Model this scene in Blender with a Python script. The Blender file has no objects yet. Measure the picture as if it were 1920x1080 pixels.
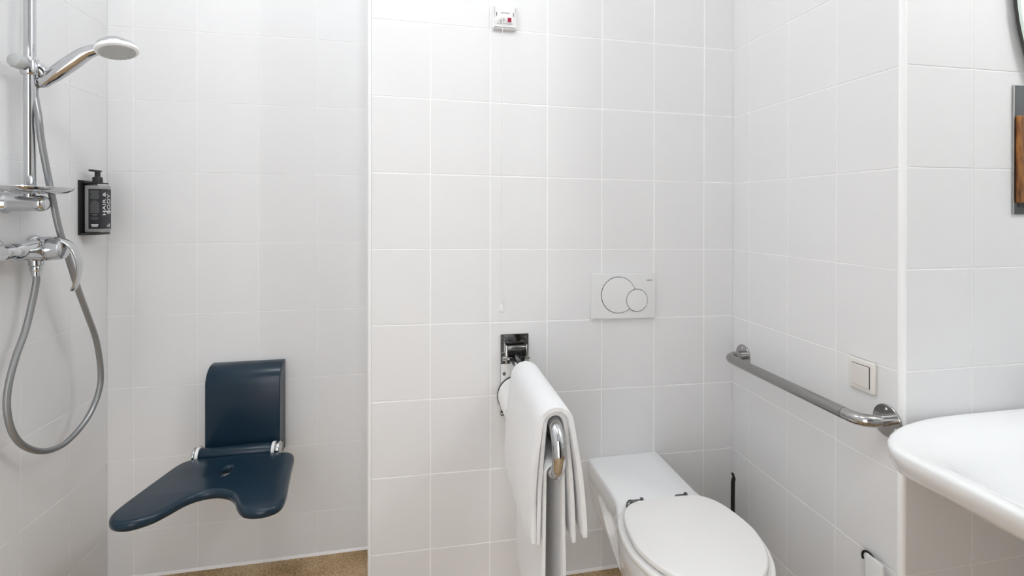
import bpy, bmesh, math, random
from mathutils import Vector, Matrix
random.seed(7)
C = bpy.context.scene.collection
S = bpy.context.scene
PI = math.pi

# ------------------------------------------------------------------ room planes (metres)
XA, YB, XD, YE = -1.0886, 0.2866, 1.1202, -0.7087     # left wall, shower wall, right wall, basin wall
YF, XR, H = -2.45, 2.25, 2.95                          # wall behind the camera, far right wall, ceiling

# ------------------------------------------------------------------ camera
cam_d = bpy.data.cameras.new('camera'); cam = bpy.data.objects.new('camera', cam_d); C.objects.link(cam)
F, CX, CY = 971.6659, 997.0154, 399.4541
YAW, PITCH, ROLL = 0.2065, -0.0024, 0.0014
CAM = Vector((-0.0239, -1.7584, 1.2758))
fw = Vector((math.sin(YAW)*math.cos(PITCH), math.cos(YAW)*math.cos(PITCH), math.sin(PITCH)))
rt = Vector((math.cos(YAW), -math.sin(YAW), 0)); up = rt.cross(fw)
rt, up = rt*math.cos(ROLL)+up*math.sin(ROLL), up*math.cos(ROLL)-rt*math.sin(ROLL)
m = Matrix((rt, up, -fw)).transposed().to_4x4(); m.translation = CAM
cam.matrix_world = m
cam_d.sensor_width = 36; cam_d.lens = F/1920*36
cam_d.shift_x = -(CX-960)/1920; cam_d.shift_y = (CY-540)/1920
cam_d.clip_start = 0.02
S.camera = cam

# ------------------------------------------------------------------ world, lamps, exposure
w = bpy.data.worlds.new('world'); S.world = w; w.use_nodes = True
w.node_tree.nodes['Background'].inputs[0].default_value = (1, 1, 1, 1)
w.node_tree.nodes['Background'].inputs[1].default_value = 3.3  # bright world acts as frontal fill through the added doorway
S.view_settings.view_transform = 'Standard'; S.view_settings.look = 'None'
S.view_settings.gamma = 1; S.view_settings.use_curve_mapping = False
S.view_settings.exposure = -0.09
# three round globe lamps hang under the ceiling (their glass is built and made to glow further down)
#         x      y     glow   radius  colour
LAMPS = [(0.08, -1.38, 140.0, 0.065, (0.92, 0.97, 1.0)),
         (-0.60, -0.70, 62.0, 0.08, (0.92, 0.97, 1.0)),
         (1.75, -1.38, 128.0, 0.09, (0.96, 0.985, 0.98))]

# ------------------------------------------------------------------ materials
def lin(c): return tuple((v/12.92 if v <= 0.04045 else ((v+0.055)/1.055)**2.4) for v in c)
def mat(name, col, rough=0.5, metal=0.0, **k):
    mt = bpy.data.materials.new(name); mt.use_nodes = True
    b = mt.node_tree.nodes['Principled BSDF']
    b.inputs['Base Color'].default_value = (*col, 1); b.inputs['Roughness'].default_value = rough
    b.inputs['Metallic'].default_value = metal
    for kk, v in k.items(): b.inputs[kk.replace('_', ' ')].default_value = v
    return mt
def noise(mt, scale, detail=4, coord='Object', rough=0.55):
    nt = mt.node_tree; tc = nt.nodes.new('ShaderNodeTexCoord'); n = nt.nodes.new('ShaderNodeTexNoise')
    n.inputs['Scale'].default_value = scale; n.inputs['Detail'].default_value = detail; n.inputs['Roughness'].default_value = rough
    nt.links.new(tc.outputs[coord], n.inputs['Vector']); return n
def bump(mt, node_out, strength, dist):
    nt = mt.node_tree; b = nt.nodes.new('ShaderNodeBump'); b.inputs['Strength'].default_value = strength
    b.inputs['Distance'].default_value = dist; nt.links.new(node_out, b.inputs['Height'])
    nt.links.new(b.outputs['Normal'], nt.nodes['Principled BSDF'].inputs['Normal'])
def ramp(mt, fac, stops):
    nt = mt.node_tree; r = nt.nodes.new('ShaderNodeValToRGB'); nt.links.new(fac, r.inputs[0])
    while len(r.color_ramp.elements) < len(stops): r.color_ramp.elements.new(0.5)
    for e, (p, c) in zip(r.color_ramp.elements, stops): e.position = p; e.color = (*c, 1)
    return r.outputs[0]
def base(mt, out): mt.node_tree.links.new(out, mt.node_tree.nodes['Principled BSDF'].inputs['Base Color'])

M = {}
M['tile'] = mat('glazed_tile', (0.79, 0.785, 0.79), 0.58, Specular_IOR_Level=0.35)
bump(M['tile'], noise(M['tile'], 9, 2).outputs['Fac'], 0.12, 0.004)
M['grout'] = mat('white_grout', (0.95, 0.95, 0.945), 0.7)
bump(M['grout'], noise(M['grout'], 300, 3).outputs['Fac'], 0.2, 0.001)
M['grout_dull'] = mat('off_white_grout', (0.91, 0.905, 0.90), 0.7)
M['paint'] = mat('white_paint', (0.84, 0.84, 0.835), 0.7)
bump(M['paint'], noise(M['paint'], 120, 3).outputs['Fac'], 0.1, 0.001)
M['bounce_cut'] = mat('bounce_cut_grey', (0.36, 0.36, 0.37), 0.7)  # unseen front wall darkened to cut bounced light and deepen shadows
M['trim'] = mat('white_trim_plastic', (0.93, 0.93, 0.93), 0.3)
M['seal'] = mat('white_silicone', (0.88, 0.86, 0.85), 0.45)
M['floor'] = mat('speckled_floor', (0.4, 0.3, 0.2), 0.55)
fl = noise(M['floor'], 130, 6, rough=0.8); fl2 = noise(M['floor'], 5, 3)
nt = M['floor'].node_tree; mx = nt.nodes.new('ShaderNodeMath'); mx.operation = 'MULTIPLY_ADD'
nt.links.new(fl2.outputs['Fac'], mx.inputs[0]); mx.inputs[1].default_value = 0.505; nt.links.new(fl.outputs['Fac'], mx.inputs[2])
base(M['floor'], ramp(M['floor'], mx.outputs[0], [(0.55, (0.10, 0.055, 0.02)), (0.66, (0.30, 0.185, 0.08)), (0.745, (0.44, 0.29, 0.145)), (0.87, (0.62, 0.47, 0.30))]))
bump(M['floor'], fl.outputs['Fac'], 0.3, 0.002)
M['chrome'] = mat('chrome', (0.60, 0.61, 0.625), 0.07, 1.0)
bump(M['chrome'], noise(M['chrome'], 14, 2).outputs['Fac'], 0.04, 0.003)
M['steel'] = mat('stainless_steel', (0.46, 0.455, 0.45), 0.14, 1.0)
bump(M['steel'], noise(M['steel'], 25, 3).outputs['Fac'], 0.06, 0.003)
M['knurl'] = mat('dimpled_steel', (0.36, 0.355, 0.35), 0.22, 1.0)
vo = M['knurl'].node_tree.nodes.new('ShaderNodeTexVoronoi'); vo.inputs['Scale'].default_value = 130
tc = M['knurl'].node_tree.nodes.new('ShaderNodeTexCoord'); M['knurl'].node_tree.links.new(tc.outputs['Object'], vo.inputs['Vector'])
bump(M['knurl'], vo.outputs['Distance'], 0.25, 0.002)
M['black_steel'] = mat('dark_polished_steel', (0.20, 0.20, 0.20), 0.12, 1.0)
M['pale_steel'] = mat('pale_steel', (0.74, 0.73, 0.715), 0.45, 0.6)
M['dark_steel'] = mat('dark_steel', (0.17, 0.168, 0.165), 0.22, 1.0)
M['hose'] = mat('grey_hose', (0.30, 0.305, 0.31), 0.34, 0.65)
wv = M['hose'].node_tree.nodes.new('ShaderNodeTexNoise'); wv.inputs['Scale'].default_value = 400
bump(M['hose'], wv.outputs['Fac'], 0.1, 0.001)
M["navy"] = mat("navy_plastic", (0.008, 0.024, 0.042), 0.24, Specular_IOR_Level=0.38)
bump(M['navy'], noise(M['navy'], 500, 2).outputs['Fac'], 0.05, 0.001)
M['white'] = mat('white_plastic', (0.80, 0.80, 0.797), 0.3)
M['ivory'] = mat('ivory_plastic', (0.78, 0.755, 0.71), 0.35)
M['ivory2'] = mat('ivory_rocker', (0.72, 0.68, 0.65), 0.4)
M['ceramic'] = mat('white_ceramic', (0.85, 0.855, 0.86), 0.16, Coat_Weight=0.3)
M['lid'] = mat('lid_plastic', (0.80, 0.785, 0.77), 0.22)
M['black'] = mat('black_plastic', (0.012, 0.012, 0.013), 0.4)
M['gap'] = mat('shadow_gap', (0.06, 0.06, 0.06), 0.8)
M['grey_face'] = mat('grey_spray_face', (0.55, 0.56, 0.56), 0.45)
M['red'] = mat('red_lens', (0.30, 0.012, 0.045), 0.2)
M['bottle'] = mat('smoky_bottle', (0.30, 0.30, 0.30), 0.3)
M['label'] = mat('black_label', (0.014, 0.014, 0.020), 0.5)
M['print'] = mat('white_print', (0.8, 0.8, 0.8), 0.6)
M['print_grey'] = mat('grey_print', (0.13, 0.135, 0.13), 0.6)
M['ink'] = mat('dark_ink', (0.10, 0.10, 0.10), 0.6)
M['glass_edge'] = mat('mirror_edge', (0.75, 0.85, 0.80), 0.2)
M['mirror'] = mat('mirror', (0.92, 0.95, 0.93), 0.02, 1.0)
M['plate_grey'] = mat('grey_steel_plate', (0.10, 0.105, 0.11), 0.35, 0.5)
M['shade_backing'] = mat('mirror_gap_shade', (0.045, 0.045, 0.042), 0.6)  # dark tone imitates the shadow in the gap behind the mirror
M['knob'] = mat('translucent_grey', (0.45, 0.46, 0.46), 0.25)
M['towel'] = mat('white_terry', (0.88, 0.88, 0.89), 0.95, Sheen_Weight=0.4)
tn = noise(M['towel'], 420, 4); bump(M['towel'], tn.outputs['Fac'], 0.55, 0.004)
M['paper'] = mat('tissue_paper', (0.90, 0.90, 0.895), 0.95)
bump(M['paper'], noise(M['paper'], 90, 4).outputs['Fac'], 0.25, 0.003)
M['wood'] = mat('brown_wood', (0.3, 0.12, 0.03), 0.35)
wn = noise(M['wood'], 22, 6); mp = M['wood'].node_tree.nodes.new('ShaderNodeMapping'); mp.inputs['Scale'].default_value = (5, 5, 1.0)
M['wood'].node_tree.links.new(wn.inputs['Vector'].links[0].from_socket, mp.inputs['Vector']); M['wood'].node_tree.links.new(mp.outputs[0], wn.inputs['Vector'])
base(M['wood'], ramp(M['wood'], wn.outputs['Fac'], [(0.3, (0.07, 0.02, 0.006)), (0.5, (0.22, 0.08, 0.016)), (0.7, (0.36, 0.15, 0.032))]))
M['door'] = mat('dark_door_wood', (0.03, 0.02, 0.015), 0.45)
dn = noise(M['door'], 12, 5); base(M['door'], ramp(M['door'], dn.outputs['Fac'], [(0.3, (0.012, 0.009, 0.007)), (0.7, (0.04, 0.026, 0.018))]))

# ------------------------------------------------------------------ helpers
ORG = {}
def origin(p):
    return ORG.get(p.name, Vector((0, 0, 0))) if p else Vector((0, 0, 0))
def thing(name, label, cat, loc=(0, 0, 0), group=None):
    o = bpy.data.objects.new(name, None); C.objects.link(o); o.empty_display_size = 0.05
    o.location = loc; o['label'] = label; o['category'] = cat
    if group: o['group'] = group
    ORG[o.name] = Vector(loc); return o
def link(name, me, parent=None, loc=None):
    o = bpy.data.objects.new(name, me); C.objects.link(o)
    if parent: o.parent = parent
    ORG[o.name] = origin(parent)
    if loc is not None: o.location = loc
    return o
def shade(me, ang=35):
    me.polygons.foreach_set('use_smooth', [True]*len(me.polygons))
    me.set_sharp_from_angle(angle=math.radians(ang)); me.update()
def mesh(name, vs, fs, mt, parent=None, ang=35, label=None, kind=None):
    org = origin(parent); me = bpy.data.meshes.new(name)
    me.from_pydata([tuple(Vector(v)-org) for v in vs], [], fs)
    bm = bmesh.new(); bm.from_mesh(me); bmesh.ops.recalc_face_normals(bm, faces=bm.faces[:]); bm.to_mesh(me); bm.free()
    me.materials.append(mt); shade(me, ang)
    o = link(name, me, parent)
    if label: o['label'] = label
    if kind: o['kind'] = kind
    return o
def loft(loops, cap0=True, cap1=True, close=True):
    n = len(loops[0]); vs = [v for l in loops for v in l]; fs = []
    for i in range(len(loops)-1):
        for j in range(n if close else n-1):
            k = (j+1) % n; fs.append((i*n+j, i*n+k, (i+1)*n+k, (i+1)*n+j))
    if cap0: fs.append(tuple(range(n))[::-1])
    if cap1: fs.append(tuple((len(loops)-1)*n+j for j in range(n)))
    return vs, fs
def smooth_path(pts, sub=8):
    P = [Vector(p) for p in pts]; out = []
    for i in range(len(P)-1):
        a = P[i-1] if i else P[0]*2-P[1]; b, c = P[i], P[i+1]; d = P[i+2] if i+2 < len(P) else P[-1]*2-P[-2]
        for k in range(sub):
            t = k/sub; out.append(0.5*((2*b)+(c-a)*t+(2*a-5*b+4*c-d)*t*t+(3*b-a-3*c+d)*t**3))
    out.append(P[-1]); return out
def tube_geo(pts, r, n=16, ref=None, sect=None):
    P = [Vector(p) for p in pts]; loops = []; nrm = None
    for i, p in enumerate(P):
        t = (P[min(i+1, len(P)-1)]-P[max(i-1, 0)]).normalized()
        if nrm is None:
            h = Vector(ref) if ref else (Vector((0, 0, 1)) if abs(t.z) < 0.9 else Vector((1, 0, 0)))
            nrm = (h-t*h.dot(t)).normalized()
        else: nrm = (nrm-t*nrm.dot(t)).normalized()
        bn = t.cross(nrm); f = i/(len(P)-1)
        if sect: ra, rb = sect(f)
        else:
            ra = rb = r(f) if callable(r) else r
        loops.append([p+nrm*(ra*math.cos(2*PI*j/n))+bn*(rb*math.sin(2*PI*j/n)) for j in range(n)])
    return loft(loops)
def tube(name, pts, r, mt, parent, n=16, sub=0, ref=None, sect=None, label=None):
    vs, fs = tube_geo(smooth_path(pts, sub) if sub else pts, r, n, ref, sect)
    return mesh(name, vs, fs, mt, parent, 50, label)
def lathe_geo(o, d, prof, n=32):
    o = Vector(o); d = Vector(d).normalized(); h = Vector((0, 0, 1)) if abs(d.z) < 0.9 else Vector((1, 0, 0))
    a = (h-d*h.dot(d)).normalized(); b = d.cross(a)
    loops = [[o+d*z+(a*math.cos(2*PI*j/n)+b*math.sin(2*PI*j/n))*max(r, 1e-5) for j in range(n)] for r, z in prof]
    return loft(loops)
def lathe(name, o, d, prof, mt, parent, n=32, label=None, ang=35):
    vs, fs = lathe_geo(o, d, prof, n); return mesh(name, vs, fs, mt, parent, ang, label)
def rcyl(r, h, e=0.001):     # profile of a cylinder with eased edges
    return [(0, 0), (r-e, 0), (r-0.3*e, 0.3*e), (r, e), (r, h-e), (r-0.3*e, h-0.3*e), (r-e, h), (0, h)]
def box_bm(lo, hi, bev, seg=2):
    bm = bmesh.new(); lo, hi = Vector(lo), Vector(hi)
    bmesh.ops.create_cube(bm, size=1, matrix=Matrix.Translation((lo+hi)/2) @ Matrix.Diagonal((*(hi-lo), 1)))
    if bev: bmesh.ops.bevel(bm, geom=bm.edges[:], offset=bev, segments=seg, affect='EDGES', profile=0.5)
    return bm
def box(name, lo, hi, mt, parent=None, bev=0.002, seg=2, label=None, kind=None):
    bm = box_bm(lo, hi, bev, seg); org = origin(parent)
    for v in bm.verts: v.co -= org
    me = bpy.data.meshes.new(name); bm.to_mesh(me); bm.free(); me.materials.append(mt); shade(me, 40)
    o = link(name, me, parent)
    if label: o['label'] = label
    if kind: o['kind'] = kind
    return o
def plate(name, outlines, frame, depth, bev, mt, parent, bres=3, label=None, res=10, poly=False):
    """Flat outline(s) with thickness and rounded rims; frame = (origin, axis u, axis v, normal). The outline's back lies at the origin plane."""
    cu = bpy.data.curves.new(name, 'CURVE'); cu.dimensions = '2D'; cu.fill_mode = 'BOTH'
    cu.extrude = depth/2-bev; cu.bevel_depth = bev; cu.bevel_resolution = bres; cu.offset = -bev
    for ol in outlines:
        sp = cu.splines.new('POLY'); pts = ol if poly else [p for p in closed_path(ol, res)]
        sp.points.add(len(pts)-1)
        for q, p in zip(sp.points, pts): q.co = (p[0], p[1], 0, 1)
        sp.use_cyclic_u = True
    tmp = bpy.data.objects.new('tmp', cu); C.objects.link(tmp)
    dg = bpy.context.evaluated_depsgraph_get(); dg.update(); me = bpy.data.meshes.new_from_object(tmp.evaluated_get(dg))
    bpy.data.objects.remove(tmp); bpy.data.curves.remove(cu); me.name = name
    o, a, b, nn = [Vector(x) for x in frame]; org = origin(parent)
    for v in me.vertices: v.co = o+a*v.co.x+b*v.co.y+nn*(v.co.z+depth/2)-org
    bm = bmesh.new(); bm.from_mesh(me); bmesh.ops.remove_doubles(bm, verts=bm.verts[:], dist=1e-6)
    bmesh.ops.recalc_face_normals(bm, faces=bm.faces[:]); bm.to_mesh(me); bm.free()
    me.materials.clear(); me.materials.append(mt); shade(me, 40)
    ob = link(name, me, parent)
    if label: ob['label'] = label
    return ob
def closed_path(pts, sub):
    P = [Vector((*p, 0)) for p in pts]; n = len(P); out = []
    for i in range(n):
        a, b, c, d = P[i-1], P[i], P[(i+1) % n], P[(i+2) % n]
        for k in range(sub):
            t = k/sub; out.append(0.5*((2*b)+(c-a)*t+(2*a-5*b+4*c-d)*t*t+(3*b-a-3*c+d)*t**3))
    return [(v.x, v.y) for v in out]
def rrect(x0, y0, x1, y1, r, n=5):
    out = []
    for cx, cy, a0 in ((x1-r, y1-r, 0), (x0+r, y1-r, 90), (x0+r, y0+r, 180), (x1-r, y0+r, 270)):
        for k in range(n+1):
            a = math.radians(a0+90*k/n); out.append((cx+r*math.cos(a), cy+r*math.sin(a)))
    return out
def circle(cx, cy, r, n=48, ry=None): return [(cx+r*math.cos(2*PI*k/n), cy+(ry or r)*math.sin(2*PI*k/n)) for k in range(n)]
def text(name, s, size, frame, mt, parent, depth=0.0004, sx=1.0):
    cu = bpy.data.curves.new(name, 'FONT'); cu.body = s; cu.size = size; cu.align_x = 'CENTER'; cu.align_y = 'CENTER'; cu.extrude = depth/2; cu.resolution_u = 2
    tmp = bpy.data.objects.new('tmp', cu); C.objects.link(tmp)
    dg = bpy.context.evaluated_depsgraph_get(); dg.update(); me = bpy.data.meshes.new_from_object(tmp.evaluated_get(dg))
    bpy.data.objects.remove(tmp); bpy.data.curves.remove(cu); me.name = name
    o, a, b, nn = [Vector(x) for x in frame]; org = origin(parent)
    for v in me.vertices: v.co = o+a*(v.co.x*sx)+b*v.co.y+nn*(v.co.z+depth/2)-org
    me.materials.clear(); me.materials.append(mt); return link(name, me, parent)
def join(parts):
    vs, fs = [], []
    for v, f in parts:
        k = len(vs); vs += [tuple(x) for x in v]; fs += [tuple(i+k for i in q) for q in f]
    return vs, fs
def struct(o): o['kind'] = 'structure'; return o

# ------------------------------------------------------------------ tiled walls
CACHE = {}
REC = 0.0010                                            # how far the joints lie behind the tile faces
def tile_mesh(du, zb0, zb1, zt0, zt1, U, N):
    """One tile: lower left / lower right / upper left / upper right heights relative to its centre, chamfered front rim."""
    key = tuple(round(x, 4) for x in (du, zb0, zb1, zt0, zt1, *U, *N))
    if key in CACHE: return CACHE[key]
    U, N, Z = Vector(U), Vector(N), Vector((0, 0, 1)); h = du/2
    def ring(i, n): return [U*(-h+i)+Z*(zb0+i)+N*n, U*(h-i)+Z*(zb1+i)+N*n, U*(h-i)+Z*(zt1-i)+N*n, U*(-h+i)+Z*(zt0-i)+N*n]
    vs, fs = loft([ring(0, -REC), ring(0, -0.0005), ring(0.0004, -0.00015), ring(0.0012, 0)], False, True)
    me = bpy.data.meshes.new('tile'); me.from_pydata([tuple(v) for v in vs], [], fs)
    bm = bmesh.new(); bm.from_mesh(me); bmesh.ops.recalc_face_normals(bm, faces=bm.faces[:]); 
    if bm.faces[-1].normal.dot(N) < 0: bmesh.ops.reverse_faces(bm, faces=bm.faces[:])
    bm.to_mesh(me); bm.free(); me.materials.append(M['tile']); CACHE[key] = me; return me
def tiled_wall(name, O, U, N, length, joints, z4, gap, thick=0.1, shear=0.0, s_ref=0.0, z0=0.0, z1=H, s_lo=0.0, ext=(0.0, 0.0)):
    """Wall slab through O along U (length), facing N, with every tile a child. joints: positions along U of the vertical joints."""
    O, U, N = Vector(O), Vector(U), Vector(N); Z = Vector((0, 0, 1))
    a = O-N*REC; sb0 = s_lo+0.0005 if s_lo else -ext[0]; se = length+ext[1]; vs = [a+U*s+Z*z-N*d for d in (0, thick) for s, z in ((sb0, z0), (se, z0), (se, z1), (sb0, z1))]
    fs = [(0, 1, 2, 3), (7, 6, 5, 4), (0, 4, 5, 1), (1, 5, 6, 2), (2, 6, 7, 3), (3, 7, 4, 0)]
    wl = struct(mesh(name, vs, fs, M['grout' if name == 'wall_back' else 'grout_dull']))
    edges = [s_lo]+[j for j in joints if s_lo+0.008 < j < length-0.008]+[length]
    rows = range(-5, 8)
    zr = lambda k, s: z4+0.25*k+shear*(s-s_ref)
    for i in range(len(edges)-1):
        sa, sb = edges[i]+gap/2*(i > 0), edges[i+1]-gap/2*(i < len(edges)-2)
        if sb-sa < 0.004: continue
        sc = (sa+sb)/2
        for k in rows:
            q = [min(max(z, z0), z1) for z in (zr(k, sa)+gap/2, zr(k, sb)+gap/2, zr(k+1, sa)-gap/2, zr(k+1, sb)-gap/2)]
            if min(q[2]-q[0], q[3]-q[1]) < 0.01: continue
            zc = sum(q)/4
            me = tile_mesh(sb-sa, q[0]-zc, q[1]-zc, q[2]-zc, q[3]-zc, U, N)
            t = link('tile', me, wl, O+U*sc+Z*zc)
            t.rotation_euler = (random.uniform(-1, 1)*0.0006 if abs(N.y) > 0.5 else 0, random.uniform(-1, 1)*0.0006 if abs(N.x) > 0.5 else 0, random.uniform(-1, 1)*0.0006)
    return wl
Z4 = 1.1362
TR = 0.011                                              # width of the corner trims
# floor and ceiling
fl_o = struct(mesh('floor', [(x, y, z) for z in (-0.08, 0) for x, y in ((XA-0.1, YF-0.1), (XR+0.1, YF-0.1), (XR+0.1, YB+0.1), (XA-0.1, YB+0.1))],
     [(3, 2, 1, 0), (4, 5, 6, 7), (0, 1, 5, 4), (1, 2, 6, 5), (2, 3, 7, 6), (3, 0, 4, 7)], M['floor']))
ce_o = struct(mesh('ceiling', [(x, y, z) for z in (H, H+0.08) for x, y in ((XA-0.1, YF-0.1), (XR+0.1, YF-0.1), (XR+0.1, YB+0.1), (XA-0.1, YB+0.1))],
     [(3, 2, 1, 0), (4, 5, 6, 7), (0, 1, 5, 4), (1, 2, 6, 5), (2, 3, 7, 6), (3, 0, 4, 7)], M['paint']))
# left wall: runs from the corner towards the camera
tiled_wall('wall_left', (XA, YB, 0), (0, -1, 0), (1, 0, 0), YB-YF, [0.193+0.2*k for k in range(14)], Z4+0.0234, 0.0020, ext=(0.05, 0.05))
tiled_wall('wall_shower', (XA, YB, 0), (1, 0, 0), (0, -1, 0), -0.2-XA, [0.0799+0.2*k for k in range(5)], Z4+0.0262, 0.0022, ext=(0.05, 0.05))
tiled_wall('wall_back', (-0.2, 0, 0), (1, 0, 0), (0, -1, 0), XD+0.2, [0.2*k for k in range(1, 7)], Z4, 0.0040, thick=0.284, shear=-0.0133, s_ref=XD+0.2, s_lo=TR, ext=(0, 0.05))
tiled_wall('wall_right', (XD, 0, 0), (0, -1, 0), (-1, 0, 0), -YE-TR, [0.0986+0.2*k for k in range(3)], Z4-0.0021, 0.0032, thick=0.1)
tiled_wall('wall_basin', (XD, YE, 0), (1, 0, 0), (0, -1, 0), XR-XD, [0.2113+0.2*k for k in range(5)], Z4, 0.0030, s_lo=TR)
# plain return of the projecting back wall, and the walls behind the camera
struct(box('wall_step', (-0.2, 0.0022, 0), (-0.195, YB, H), M['paint'], bev=0))
struct(box('wall_end', (XR, YF, 0), (XR+0.1, YE, H), M['paint'], bev=0))
DX0, DX1, DH = -1.00, 0.00, 2.10  # opening added behind the camera to let in frontal fill light
fv = []
for lo, hi in (((XA, YF-0.1, 0), (DX0, YF, H)), ((DX1, YF-0.1, 0), (XR, YF, H)), ((DX0, YF-0.1, DH), (DX1, YF, H))):
    vs = [(x, y, z) for z in (lo[2], hi[2]) for x, y in ((lo[0], lo[1]), (hi[0], lo[1]), (hi[0], hi[1]), (lo[0], hi[1]))]
    fv.append((vs, [(3, 2, 1, 0), (4, 5, 6, 7), (0, 1, 5, 4), (1, 2, 6, 5), (2, 3, 7, 6), (3, 0, 4, 7)]))
vs, fs = join(fv); struct(mesh('wall_front', vs, fs, M['bounce_cut']))
d1 = struct(box('fill_door', (DX1+0.004, YF-1.0, 0.004), (DX1+0.044, YF-0.105, DH-0.004), M['door'], bev=0.003))     # open leaf of the added doorway that lets world fill light in
pl = bpy.data.lights.new('fill_doorway_portal', 'AREA'); pl.shape = 'RECTANGLE'; pl.size = DX1-DX0; pl.size_y = DH; pl.cycles.is_portal = True
po = bpy.data.objects.new('fill_doorway_portal', pl); C.objects.link(po); po.location = ((DX0+DX1)/2, YF-0.05, DH/2); po.rotation_euler = (-PI/2, 0, 0)
struct(box('reflection_door', (0.10, YF+0.002, 0.004), (1.00, YF+0.03, 2.05), M['door'], bev=0.003))  # unseen dark door added so the chrome reflects dark stripes
# white corner trims and the sealing strip along the floor
def corner_trim(name, x, y, sx):
    r = TR; prof = [(0, 0.014), (0, r)] + [(r-r*math.cos(a), r-r*math.sin(a)) for a in [PI/2*k/8 for k in range(1, 8)]] + [(r, 0), (r, 0.014)]
    # (dx, dy) measured from the corner into the wall body
    vs, fs = loft([[(x+dx-0.0005, y+dy-0.0005, z) for dx, dy in prof] for z in (0.0, H)])
    return struct(mesh(name, vs, fs, M['trim'], ang=50))
corner_trim('trim_1', -0.2, 0.0, 1)
corner_trim('trim_2', XD, YE, 1)
def bead(name, p, q, n):
    p, q, n = Vector(p), Vector(q), Vector(n); prof = [(0, 0), (0.006, 0), (0.0052, 0.0035), (0.003, 0.006), (0, 0.0085)]
    vs, fs = loft([[e+n*a+Vector((0, 0, b)) for a, b in prof] for e in (p, q)])
    return struct(mesh(name, vs, fs, M['seal'], ang=60))
bead('baseboard_shower', (XA, YB, 0), (-0.2, YB, 0), (0, -1, 0))
bead('baseboard_left', (XA, YB-0.007, 0), (XA, YF, 0), (1, 0, 0))
bead('baseboard_back', (-0.2, 0, 0), (XD, 0, 0), (0, -1, 0))
bead('baseboard_right', (XD, -0.007, 0), (XD, YE, 0), (-1, 0, 0))

# ------------------------------------------------------------------ ceiling lamps (out of frame, they light the room)
for i, (lx, ly, wt, rad, col) in enumerate(LAMPS):
    t = thing('ceiling_lamp', ['round white globe lamp in the middle of the ceiling', 'round white globe lamp on the ceiling nearest the shower', 'round white globe lamp on the ceiling above the washbasin'][i], 'lamp', (lx, ly, H))
    lathe('lamp_base', (lx, ly, H), (0, 0, -1), rcyl(0.07, 0.035, 0.004), M['white'], t)
    gm = mat('lamp_globe', (0.9, 0.9, 0.9), 0.5); gb = gm.node_tree.nodes['Principled BSDF']
    gb.inputs['Emission Color'].default_value = (*col, 1); gb.inputs['Emission Strength'].default_value = wt
    lathe('globe', (lx, ly, H-0.0355), (0, 0, -1), [(0, 0)]+[(rad*math.sin(PI*k/16), rad-rad*math.cos(PI*k/16)) for k in range(2, 16)]+[(0, 2*rad)], gm, t, ang=180)

# ------------------------------------------------------------------ washbasin
BXC, BXH = 1.496, 0.550
def basin_plan(hx, y0, y1, r_back, r_front, n=10, xc=BXC):
    """Closed plan outline, straight back on the wall, wide elliptical back corners, rounder front corners."""
    out = []; rb, kb = r_back*1.9, 0.47
    cor = ((xc+hx-rb, y0-rb*kb, rb, rb*kb, 0), (xc-hx+rb, y0-rb*kb, rb, rb*kb, 90), (xc-hx+r_front, y1+r_front, r_front, r_front, 180), (xc+hx-r_front, y1+r_front, r_front, r_front, 270))
    for i, (cx, cy, rx, ry, a0) in enumerate(cor):
        for k in range(n+1):
            a = math.radians(a0+90*k/n); out.append((cx+rx*math.cos(a), cy+ry*math.sin(a)))
        nx = cor[(i+1) % 4]; a = math.radians(nx[4]); q = (nx[0]+nx[2]*math.cos(a), nx[1]+nx[3]*math.sin(a)); p = out[-1]
        for k in range(1, 8): out.append((p[0]+(q[0]-p[0])*k/8, p[1]+(q[1]-p[1])*k/8))
    return out
def bl(hx, y0, y1, rb, rf, z): return [(x, y, z) for x, y in basin_plan(hx, y0, y1, rb, rf)]
t = thing('washbasin', 'white ceramic washbasin mounted on the short tiled wall at the right edge', 'washbasin', (BXC, YE, 0.775))
y0, y1 = YE-0.006, -1.275
loops = [bl(0.10, y0, -0.98, 0.05, 0.09, 0.600), bl(0.22, y0, -1.06, 0.09, 0.15, 0.640), bl(0.44, y0, -1.16, 0.13, 0.17, 0.685),
         bl(BXH-0.030, y0, -1.23, 0.155, 0.17, 0.716), bl(BXH-0.010, y0, -1.258, 0.165, 0.17, 0.738), bl(BXH-0.003, y0, -1.27, 0.17, 0.17, 0.756), bl(BXH, y0, y1, 0.17, 0.17, 0.766), bl(BXH-0.001, y0-0.001, y1+0.001, 0.17, 0.17, 0.771),
         bl(BXH-0.004, y0-0.004, y1+0.004, 0.168, 0.168, 0.7745), bl(BXH-0.009, y0-0.009, y1+0.009, 0.165, 0.165, 0.7753), bl(BXH-0.022, y0-0.022, y1+0.022, 0.155, 0.155, 0.7743),
         bl(BXH-0.045, y0-0.060, y1+0.045, 0.15, 0.15, 0.7695), bl(BXH-0.075, y0-0.105, y1+0.07, 0.14, 0.145, 0.755), bl(BXH-0.105, y0-0.14, y1+0.095, 0.13, 0.13, 0.722),
         bl(BXH-0.145, y0-0.17, y1+0.125, 0.11, 0.11, 0.690), bl(BXH-0.20, y0-0.21, y1+0.165, 0.08, 0.085, 0.668), bl(BXH-0.27, y0-0.25, y1+0.22, 0.04, 0.04, 0.660)]
vs, fs = loft(loops); mesh('bowl', vs, fs, M['ceramic'], t, 180)
lathe('drain', (BXC+0.05, -0.99, 0.6605), (0, 0, 1), [(0, 0), (0.024, 0), (0.024, 0.002), (0.02, 0.004), (0.012, 0.003), (0, 0.002)], M['chrome'], t)
lathe('trap_pipe', (BXC+0.12, -0.90, 0.34), (0, 0, 1), rcyl(0.02, 0.29, 0.002), M['chrome'], t)
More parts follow.
